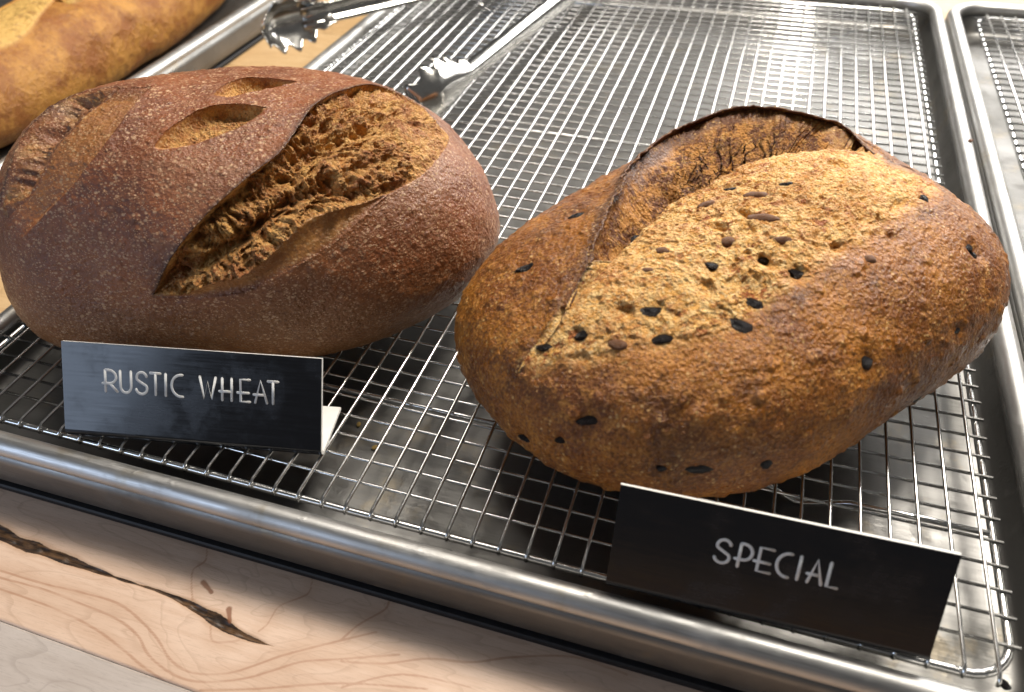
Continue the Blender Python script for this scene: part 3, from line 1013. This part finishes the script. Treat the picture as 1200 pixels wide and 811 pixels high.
def rustic_loaf():
    d = DATA['RU']
    q = d['q']
    L = Loaf(q, d['A'], 417, 345, 170)
    root = empty('bread_loaf', (q[0], q[1], 0), q[2])
    tag(root, 'dark reddish brown wheat loaf with several deep scores, at left on the rack', 'bread loaf', 'loaves of bread')
    B = L.B
    lip, low, torn_l = smooth_line(d['lip'], 4), smooth_line(d['low'], 4), smooth_line(d['torn'], 4)
    g1, g2 = smooth_line(d['g1'], 4), smooth_line(d['g2'], 4)
    lo, li, ll = smooth_line(d['lo'], 4), smooth_line(d['li'], 4), smooth_line(d['ll'], 4)
    inside = L.inside(np.concatenate([lip, low[::-1]]))
    tl_end = np.concatenate([torn_l, low[-20:]])
    ledge = inside & L.inside(np.concatenate([torn_l, low[::-1][len(low) - 30:]])) if False else inside & L.inside(np.concatenate([torn_l, smooth_line(d['low'][:7], 4)[::-1]]))
    sl, tl, vl = L.dist(lip)
    sw, tw, vw = L.dist(low)
    st, tt, vt = L.dist(torn_l)
    sg1, tg1, vg1 = L.dist(g1)
    sg2, tg2, vg2 = L.dist(g2)
    env = np.clip(np.sin(np.pi * np.clip(tl, 0, 1)), 0, 1) ** .45
    rag = fbm(B * .9, 4, 12)
    off = np.zeros(len(B))
    e = sl / (sl + sw + 1e-6)
    deep = -.58 * env * sstep(0, .30, sl) * (1 - .85 * sstep(.15, .95, e))
    deep -= .65 * np.exp(-(sg1 / .34) ** 2) * np.sin(np.pi * np.clip(tg1, 0.02, 1)) ** .6
    deep -= .62 * np.exp(-(sg2 / .32) ** 2) * np.sin(np.pi * np.clip(tg2 * .96 + .04, 0, 1)) ** .5
    deep += .18 * np.exp(-(st / .28) ** 2)
    k = inside & ~ledge
    off[k] = deep[k]
    off[ledge] = (.12 * np.exp(-(st / .3) ** 2) - .10 * np.sin(np.pi * np.clip(st / (st + sw + 1e-6), 0, 1)))[ledge]
    # slab of smoother crumb between the two tears
    slab = inside * sstep(.0, .8, sg1) * sstep(.5, .7, e) * sstep(.45, .65, tl)
    und = k * .36 * env * np.exp(-((sl - .40) / .35) ** 2) * (1 + .4 * rag)
    L.tan = vl * und[:, None]
    Q = B + L.D * off[:, None] + L.tan
    Q = Q + .5 * np.column_stack([fbm(Q * .9, 2, 201), fbm(Q * .9, 2, 202), fbm(Q * .9, 2, 203)])
    ax = L.B[L.at(lip[-1])] - L.B[L.at(lip[0])]; ax /= np.linalg.norm(ax)
    Qa = Q + 2.6 * (Q @ ax)[:, None] * ax
    torn = .20 * fbm(Q * 1.0, 5, 22, .68, True) + .27 * fbm(Qa * .95, 4, 36, .68, True) + .15 * fbm(Q * 3.0, 4, 32, .7, True)
    w1 = np.zeros(len(B)); w2 = np.zeros(len(B))
    ink = inside | L.inside(np.concatenate([lo, li]))
    w1[ink] = worley(Q[ink] * .9, 3)
    w2[ink] = worley(Q[ink] * 2.0, 8)
    pits = -.48 * sstep(.42, .10, w1) - .24 * sstep(.5, .15, w2)
    soft = .06 * fbm(Q * .9, 3, 42) + .16 * fbm(Q * 2.2, 5, 52, .68, True)
    tip = np.clip(.5 + 1.4 * (torn - .05), 0, 1)
    edge = sstep(0, .35, np.minimum(sl, sw)) * sstep(0, .15, np.where(ledge, 0, 1.0))
    off += k * edge * ((1 - slab) * (torn + pits) + slab * soft)
    outl = ~inside
    off += outl * (.22 * np.exp(-sl / .7) * env + .05 * rag * np.exp(-sl / .4))
    # left score: torn trough plus a smooth ledge
    lt = L.inside(np.concatenate([lo, li]))
    lb = L.inside(np.concatenate([li, ll])) & ~lt & outl
    slo, tlo, vlo = L.dist(lo); sli, tli, vli = L.dist(li); sll, tll, vll = L.dist(ll)
    m_ = np.minimum(slo, sli)
    fade = sstep(0, .14, tll) * sstep(1, .88, tll)
    wt = slo / (slo + sli + 1e-6)
    off += lt * (-.60 * sstep(0, .7, m_) * fade - .28 * fade * wt + .10 * np.exp(-slo / .15) + sstep(0, .5, m_) * (.5 * torn + .55 * pits))
    off += lb * (-.28 * fade * sstep(0, .4, sll) + .12 * np.exp(-sll / .12)) + outl * ~lb * ~lt * .12 * np.exp(-sll / .6) + .10 * np.exp(-slo / .5) * ~lt
    # two short slashes
    sl_mask = np.zeros(len(B))
    for nm in ('sa', 'sb'):
        pl = np.array(d[nm])
        nh = 6 if nm == 'sa' else 5
        pol = np.concatenate([smooth_line(pl[:nh], 4), smooth_line(pl[nh - 1:], 4)])
        ins = L.inside(pol)
        up_, tu, vu = L.dist(smooth_line(pl[:nh], 4))
        dn_, td, vd = L.dist(smooth_line(np.concatenate([pl[nh - 1:], pl[:1]]), 4))
        eu = np.sin(np.pi * np.clip(tu, 0, 1)) ** .5
        off += ins * (-.17 * eu * sstep(0, .12, up_) * np.clip(dn_ / (dn_ + up_ + 1e-6), 0, 1) + sstep(0, .3, np.minimum(up_, dn_)) * (.8 * soft + .7 * pits))
        off += np.where(ins, .10 * np.exp(-up_ / .07), .10 * np.exp(-up_ / .5))
        L.tan += vu * (ins * .12 * np.exp(-((up_ - .15) / .14) ** 2))[:, None]
        sl_mask = np.maximum(sl_mask, ins * sstep(-.02, .12, np.minimum(up_, dn_)))
    w3 = np.zeros(len(B)); w3[L.front] = worley(B[L.front] * 1.6, 78)
    crust = .18 * fbm(B * .22, 3, 72) + .05 * fbm(B * .9, 3, 82) + .022 * fbm(B * 3.2, 3, 92)
    off += np.where(inside | lt, .3 * crust, crust + .035 * sstep(.34, .10, w3))
    L.off = off
    cb = np.where(k, 1.0, 0.0)
    cb = np.maximum(cb, lt * sstep(0, .25, m_ + .1 * rag) * np.clip(.30 + .6 * fbm(Q * 1.3, 4, 19), 0, 1))
    cb = np.maximum(cb, sl_mask)
    wl = np.where(ledge, sstep(-.1, .35, sw + .15 * rag), 0.0)
    wl = np.maximum(wl, lb * fade * sstep(-.05, .35, sll + .2 * rag) * (.55 + .4 * fbm(B * .5, 3, 7)))
    toast = np.clip(lt * np.clip(.32 + .7 * fbm(B * 1.2, 4, 23), 0, .8) + outl * (1.0 * np.exp(-sl / .16) + .8 * np.exp(-slo / .2) * ~lt), 0, 1)
    H = q[5]
    low_pale = sstep(.62, .12, (B[:, 2] + L.zc) / H + .10 * fbm(B * .2, 3, 33))
    pale = np.clip(low_pale * outl + .5 * outl * np.exp(-sw / 1.6) * sstep(.1, .4, tw), 0, 1)
    part = (inside | lt | (sl_mask > .3)) & (cb + (inside * 1.0) > .3)
    L.build(M_RUSTIC, {'crumb': cb, 'wall': np.clip(wl, 0, .85), 'toast': toast, 'pale': pale, 'tip': tip}, part, root)
    return L


LR = rustic_loaf()


def golden_loaf():
    q = [-62.6, 33, math.pi / 2 + .02, 22.0, 4.9, 6.6, 2.3]
    A = np.array([.0, -.55, .83])
    L = Loaf(q, A, 361, 161, 60)
    root = empty('bread_loaf', (q[0], q[1], FLOOR + .02), q[2])
    tag(root, 'long golden yellow loaf in the left tray, cut off by the picture corner', 'bread loaf', 'loaves of bread')
    B = L.B
    off = .25 * fbm(B * .25, 3, 5) + .08 * fbm(B * .9, 3, 6) + .03 * fbm(B * 2.8, 3, 7)
    cr = np.zeros(len(B))
    x, y = B[:, 0], B[:, 1]
    top = sstep(.0, .8, B[:, 2])
    for cx in np.arange(-20.5, 22, 8.2):
        ca, sa_ = math.cos(.33), math.sin(.33)
        u = (x - cx) * ca + (y + .3) * sa_
        v = -(x - cx) * sa_ + (y + .3) * ca + .25 * vnoise(B * .4, 3)
        hw = 1.75 * np.sqrt(np.clip(1 - (u / 6.2) ** 2, 0, 1))
        ins = top * sstep(0, .25, hw - np.abs(v))
        off += ins * (-.45 * np.exp(-(hw - v) / .35) + .18 + .13 * fbm(B * 1.3, 4, 9, .6, True))
        off += top * (1 - ins) * .25 * np.exp(-np.abs(v - hw) / .5) * (np.abs(u) < 6)
        cr = np.maximum(cr, ins)
    L.off = off
    L.build(M_GOLD, {'crumb': cr}, cr > .5, root)


golden_loaf()

# ------------------------------------------------------------------ name tags
def arc(cx, cy, rx, ry, a0, a1, n=12):
    return [(cx + rx * math.cos(math.radians(a0 + (a1 - a0) * k / n)), cy + ry * math.sin(math.radians(a0 + (a1 - a0) * k / n))) for k in range(n + 1)]


GLYPH = {
    'R': [[(0, 0), (0, 1)], [(0, 1), (.25, 1)] + arc(.3, .69, .62, .31, 90, -90) + [(-.22, .38)], [(.40, .38), (1, .02)]],
    'U': [[(0, 1), (0, .33)] + arc(.5, .33, .5, .33, 180, 360) + [(1, 1)]],
    'S': [arc(.53, .745, .44, .255, 15, 200, 12) + [(.26, .60), (.74, .44)] + arc(.50, .255, .48, .255, 35, -170, 14)],
    'T': [[(0, 1), (1, 1)], [(.5, 1), (.5, 0)]],
    'I': [[(.5, 1), (.5, 0)]],
    'C': [[(1, 1)] + arc(.88, .5, .88, .5, 100, 260, 16) + [(1, 0)]],
    'W': [[(0, 1), (.27, .02), (.5, .78), (.73, .02), (1, 1)]],
    'H': [[(0, 1), (0, 0)], [(1, 1), (1, 0)], [(-.32, .40), (1, .40)]],
    'E': [[(1, 1), (0, 1), (0, 0), (1, 0)], [(-.34, .40), (.88, .40)]],
    'A': [[(.10, 0), (.50, 1), (1, 0)], [(-.02, .36), (.80, .36)]],
    'P': [[(0, 0), (0, 1)], [(0, 1), (.3, 1)] + arc(.3, .66, .70, .34, 90, -90) + [(-.34, .32)]],
    'L': [[(0, 1), (0, 0), (1, 0)]],
}


def name_tag(d, label, foot):
    x, y, ang, w, h, tilt = d['q']
    z0 = d['z0']
    root = empty('name_tag', (x, y, 0), ang)
    tag(root, label, 'sign', 'name tags on the tray')
    # profile in (back, z): top of the face, down, round the bend, back along the foot
    th = .15
    rb = .30
    zb = d.get('zb', .015)
    up = Vector((math.sin(tilt), math.cos(tilt)))         # (back, z)
    nrm = Vector((-math.cos(tilt), math.sin(tilt)))       # towards the viewer
    zc = rb + zb
    # bend centre so that the face line is tangent
    P0 = Vector((0, z0))
    c_along = (zc - (P0 - nrm * rb).y) / up.y
    c = P0 - nrm * rb + up * c_along
    a0 = math.atan2(nrm.y, nrm.x)                         # angle of the face's tangent point
    a1 = 1.5 * math.pi
    n = 12
    outer = [P0 + up * h] + [c + Vector((math.cos(a0 + (a1 - a0) * k / n), math.sin(a0 + (a1 - a0) * k / n))) * rb for k in range(n + 1)]
    outer.append(Vector((c.x + foot, .015)))
    inner = [P0 + up * h - nrm * th] + [c + Vector((math.cos(a0 + (a1 - a0) * k / n), math.sin(a0 + (a1 - a0) * k / n))) * (rb - th) for k in range(n + 1)]
    inner.append(Vector((c.x + foot, .015 + th)))

    def strip(name, a, b, mat, rnd=.0):
        """closed slab between two profiles"""
        V, F = [], []
        k = len(a)
        for X in (0, w):
            V += [(X, p.x, p.y) for p in a] + [(X, p.x, p.y) for p in b]
        o2 = 2 * k
        for i in range(k - 1):
            F.append((i, i + 1, o2 + i + 1, o2 + i))
            F.append((k + i + 1, k + i, o2 + k + i, o2 + k + i + 1))
            F.append((i + 1, i, k + i, k + i + 1))
            F.append((o2 + i, o2 + i + 1, o2 + k + i + 1, o2 + k + i))
        F.append((0, o2, o2 + k, k))
        F.append((k - 1, 2 * k - 1, o2 + 2 * k - 1, o2 + k - 1))
        me = py_mesh(name, V, F, False)
        bm = bmesh.new(); bm.from_mesh(me)
        bmesh.ops.recalc_face_normals(bm, faces=bm.faces)
        for f in bm.faces:
            f.smooth = False
        bm.to_mesh(me); bm.free()
        return link(name, me, mat, root)
    skin = [o + (i - o) * .16 for o, i in zip(outer, inner)]
    strip('core', [s + (i - s) * .03 for s, i in zip(skin, inner)], inner, M_CORE)
    strip('face', outer, skin, M_TAG)
    # lettering
    b0, b1 = d['base']
    tops = d['top'] if isinstance(d['top'], (list, tuple)) else (d['top'],)
    base = (b0 + b1) / 2
    H = sum(tops) / len(tops) - base + (.03 if len(tops) == 1 else 0)
    for ch, xa, xb in d['letters']:
        wd_ = xb - xa
        V, F = [], []
        for stroke in GLYPH[ch]:
            pts = []
            for (gx, gy) in stroke:
                u = xa + gx * wd_ if wd_ > 1e-4 else xa
                v = base + gy * H
                pts.append((u, v, 0))
            dense = [pts[0]]
            for a_, b_ in zip(pts[:-1], pts[1:]):
                if math.dist(a_, b_) > 1e-5:
                    dense.append(b_)
            r = .054
            a_, b_ = Vector(dense[0]), Vector(dense[-1])
            pre = [a_ + (a_ - Vector(dense[1])).normalized() * r * .8]
            post = [b_ + (b_ - Vector(dense[-2])).normalized() * r * .8]
            tv, tf = tube(dense, r, 8)
            o_ = len(V)
            V += tv
            F += [tuple(i + o_ for i in f) for f in tf]
            for e_ in (a_, b_):                            # rounded ends
                bm = bmesh.new()
                bmesh.ops.create_icosphere(bm, subdivisions=1, radius=r * 1.0)
                o_ = len(V)
                bm.verts.index_update()
                V += [v_.co + e_ for v_ in bm.verts]
                F += [tuple(v_.index + o_ for v_ in f_.verts) for f_ in bm.faces]
                bm.free()
        W3 = []
        for p in V:
            p = Vector(p)
            q2 = P0 + up * p.y + nrm * (p.z * .22)
            W3.append((p.x, q2.x, q2.y))
        link('letter', py_mesh('letter', W3, F), M_INK, root)
    return root


name_tag(DATA['T1'], 'black name tag lettered RUSTIC WHEAT in front of the dark loaf', 2.3)
name_tag(DATA['T2'], 'black name tag lettered SPECIAL in front of the olive loaf', 2.3)

# ------------------------------------------------------------------ tongs
def tongs():
    hinge = Vector((-22.7, 68.2, 1.7))
    root = empty('serving_tongs', (hinge.x, hinge.y, 0))
    tag(root, 'open steel tongs with scalloped ends lying across the back of the tray', 'tongs')

    def arm(tip, zc, ztip, inward):
        tip = Vector((tip[0], tip[1], ztip))
        hz = Vector((hinge.x, hinge.y, zc))
        u = (hz - tip)
        Lg = u.length
        u.normalize()
        n = Vector((-u.y, u.x, 0)).normalized() * inward      # toward the other arm
        zz = u.cross(n).normalized()
        if zz.z < 0:
            zz = -zz
        off = Vector((hinge.x, hinge.y, 0))
        # channel-section arm
        V, F = [], []
        N = 30
        prof = 9
        s0 = 3.6
        for i in range(N + 1):
            s = s0 + (Lg - s0) * i / N
            f = i / N
            hh = .72 + .35 * math.sin(math.pi * min(f * 1.2, 1)) * .6
            dp = .62
            for k in range(prof):
                a = -1 + 2 * k / (prof - 1)
                cy = (abs(a) ** 2.4) * dp
                p = tip + u * s + zz * (a * hh) + n * cy - off
                V.append(p)
        for i in range(N):
            for k in range(prof - 1):
                F.append((i * prof + k, i * prof + k + 1, (i + 1) * prof + k + 1, (i + 1) * prof + k))
        a_me = py_mesh('arm', V, F)
        arm_o = link('arm', a_me, M_TONG, root)
        md = arm_o.modifiers.new('thick', 'SOLIDIFY'); md.thickness = .09 * S; md.offset = 0
        # scalloped head
        V, F = [], []
        NS, NT_ = 40, 24
        LH = 6.2
        for i in range(NS + 1):
            s = i / NS
            base_h = 1.85 * math.sqrt(max(1 - ((s - .36) / .38) ** 2, 0)) if s < .36 else 1.85 - 1.05 * sstep_f((s - .36) / .64)
            if s < .02:
                base_h = .25
            for k in range(NT_ + 1):
                a = -1 + 2 * k / NT_
                edge = max(0, abs(a) - .6) / .4
                scal = math.cos(s * LH * 2 * math.pi / 1.3)
                rip = edge ** 1.3 * scal * (.34 if s < .80 else .05)
                hgt = a * base_h + (rip * (1 if a > 0 else -1)) * .7
                tipc = max(0, .25 - s) / .25
                bowl = 1.15 * (abs(a) ** 2.2) * (.45 + .55 * min(base_h, 1.4) / 1.4) + 1.0 * tipc ** 1.6
                bowl += rip * .9
                p = tip + u * (s * LH - .3 * tipc * 0) + zz * hgt + n * bowl - off
                V.append(p)
        W_ = NT_ + 1
        for i in range(NS):
            for k in range(NT_):
                F.append((i * W_ + k, i * W_ + k + 1, (i + 1) * W_ + k + 1, (i + 1) * W_ + k))
        h = link('scalloped_head', py_mesh('scalloped_head', V, F), M_TONG, arm_o)
        md = h.modifiers.new('thick', 'SOLIDIFY'); md.thickness = .10 * S; md.offset = 0

    arm((-29.6, 26.6), 1.8, 1.85, 1)
    arm((-47.6, 35.6), 1.9, 2.0, -1)
    V, F = tube([(0, 0, .2), (0, 0, 3.2)], .5, 14)
    link('hinge_pin', py_mesh('hinge_pin', V, F), M_TONG, root)


def sstep_f(x):
    x = min(max(x, 0), 1)
    return x * x * (3 - 2 * x)


tongs()

# ------------------------------------------------------------------ stray crumbs
def crumb(x, y, z, r, mat, label, seed, flat=.6):
    me = inclusion_meshes('stray_crumb', mat, 1, seed)[0]
    o = link('stray_crumb', me, None)
    o.location = Vector((x, y, z)) * S
    o.scale = (r * S, r * S * .75, r * S * flat)
    o.rotation_euler.z = seed
    tag(o, label, 'crumb', 'crumbs in the trays')


crumb(-24.46, 4.19, FLOOR + .07, .13, M_CRUMB, 'tiny yellow crumb on the tray floor nearer the dark loaf, behind its tag', 2)
crumb(-23.23, 3.16, FLOOR + .07, .13, M_CRUMB, 'tiny yellow crumb on the tray floor nearer the tray rim, between the tags', 4)
crumb(1.0, -.2, FLOOR + .05, .22, M_OLIVE, 'small black scrap on the tray floor beside the rack corner at lower right', 6, .4)
crumb(2.45, 34.0, .22, .16, M_NUT, 'tiny orange brown crumb on the tray rim at right', 7)
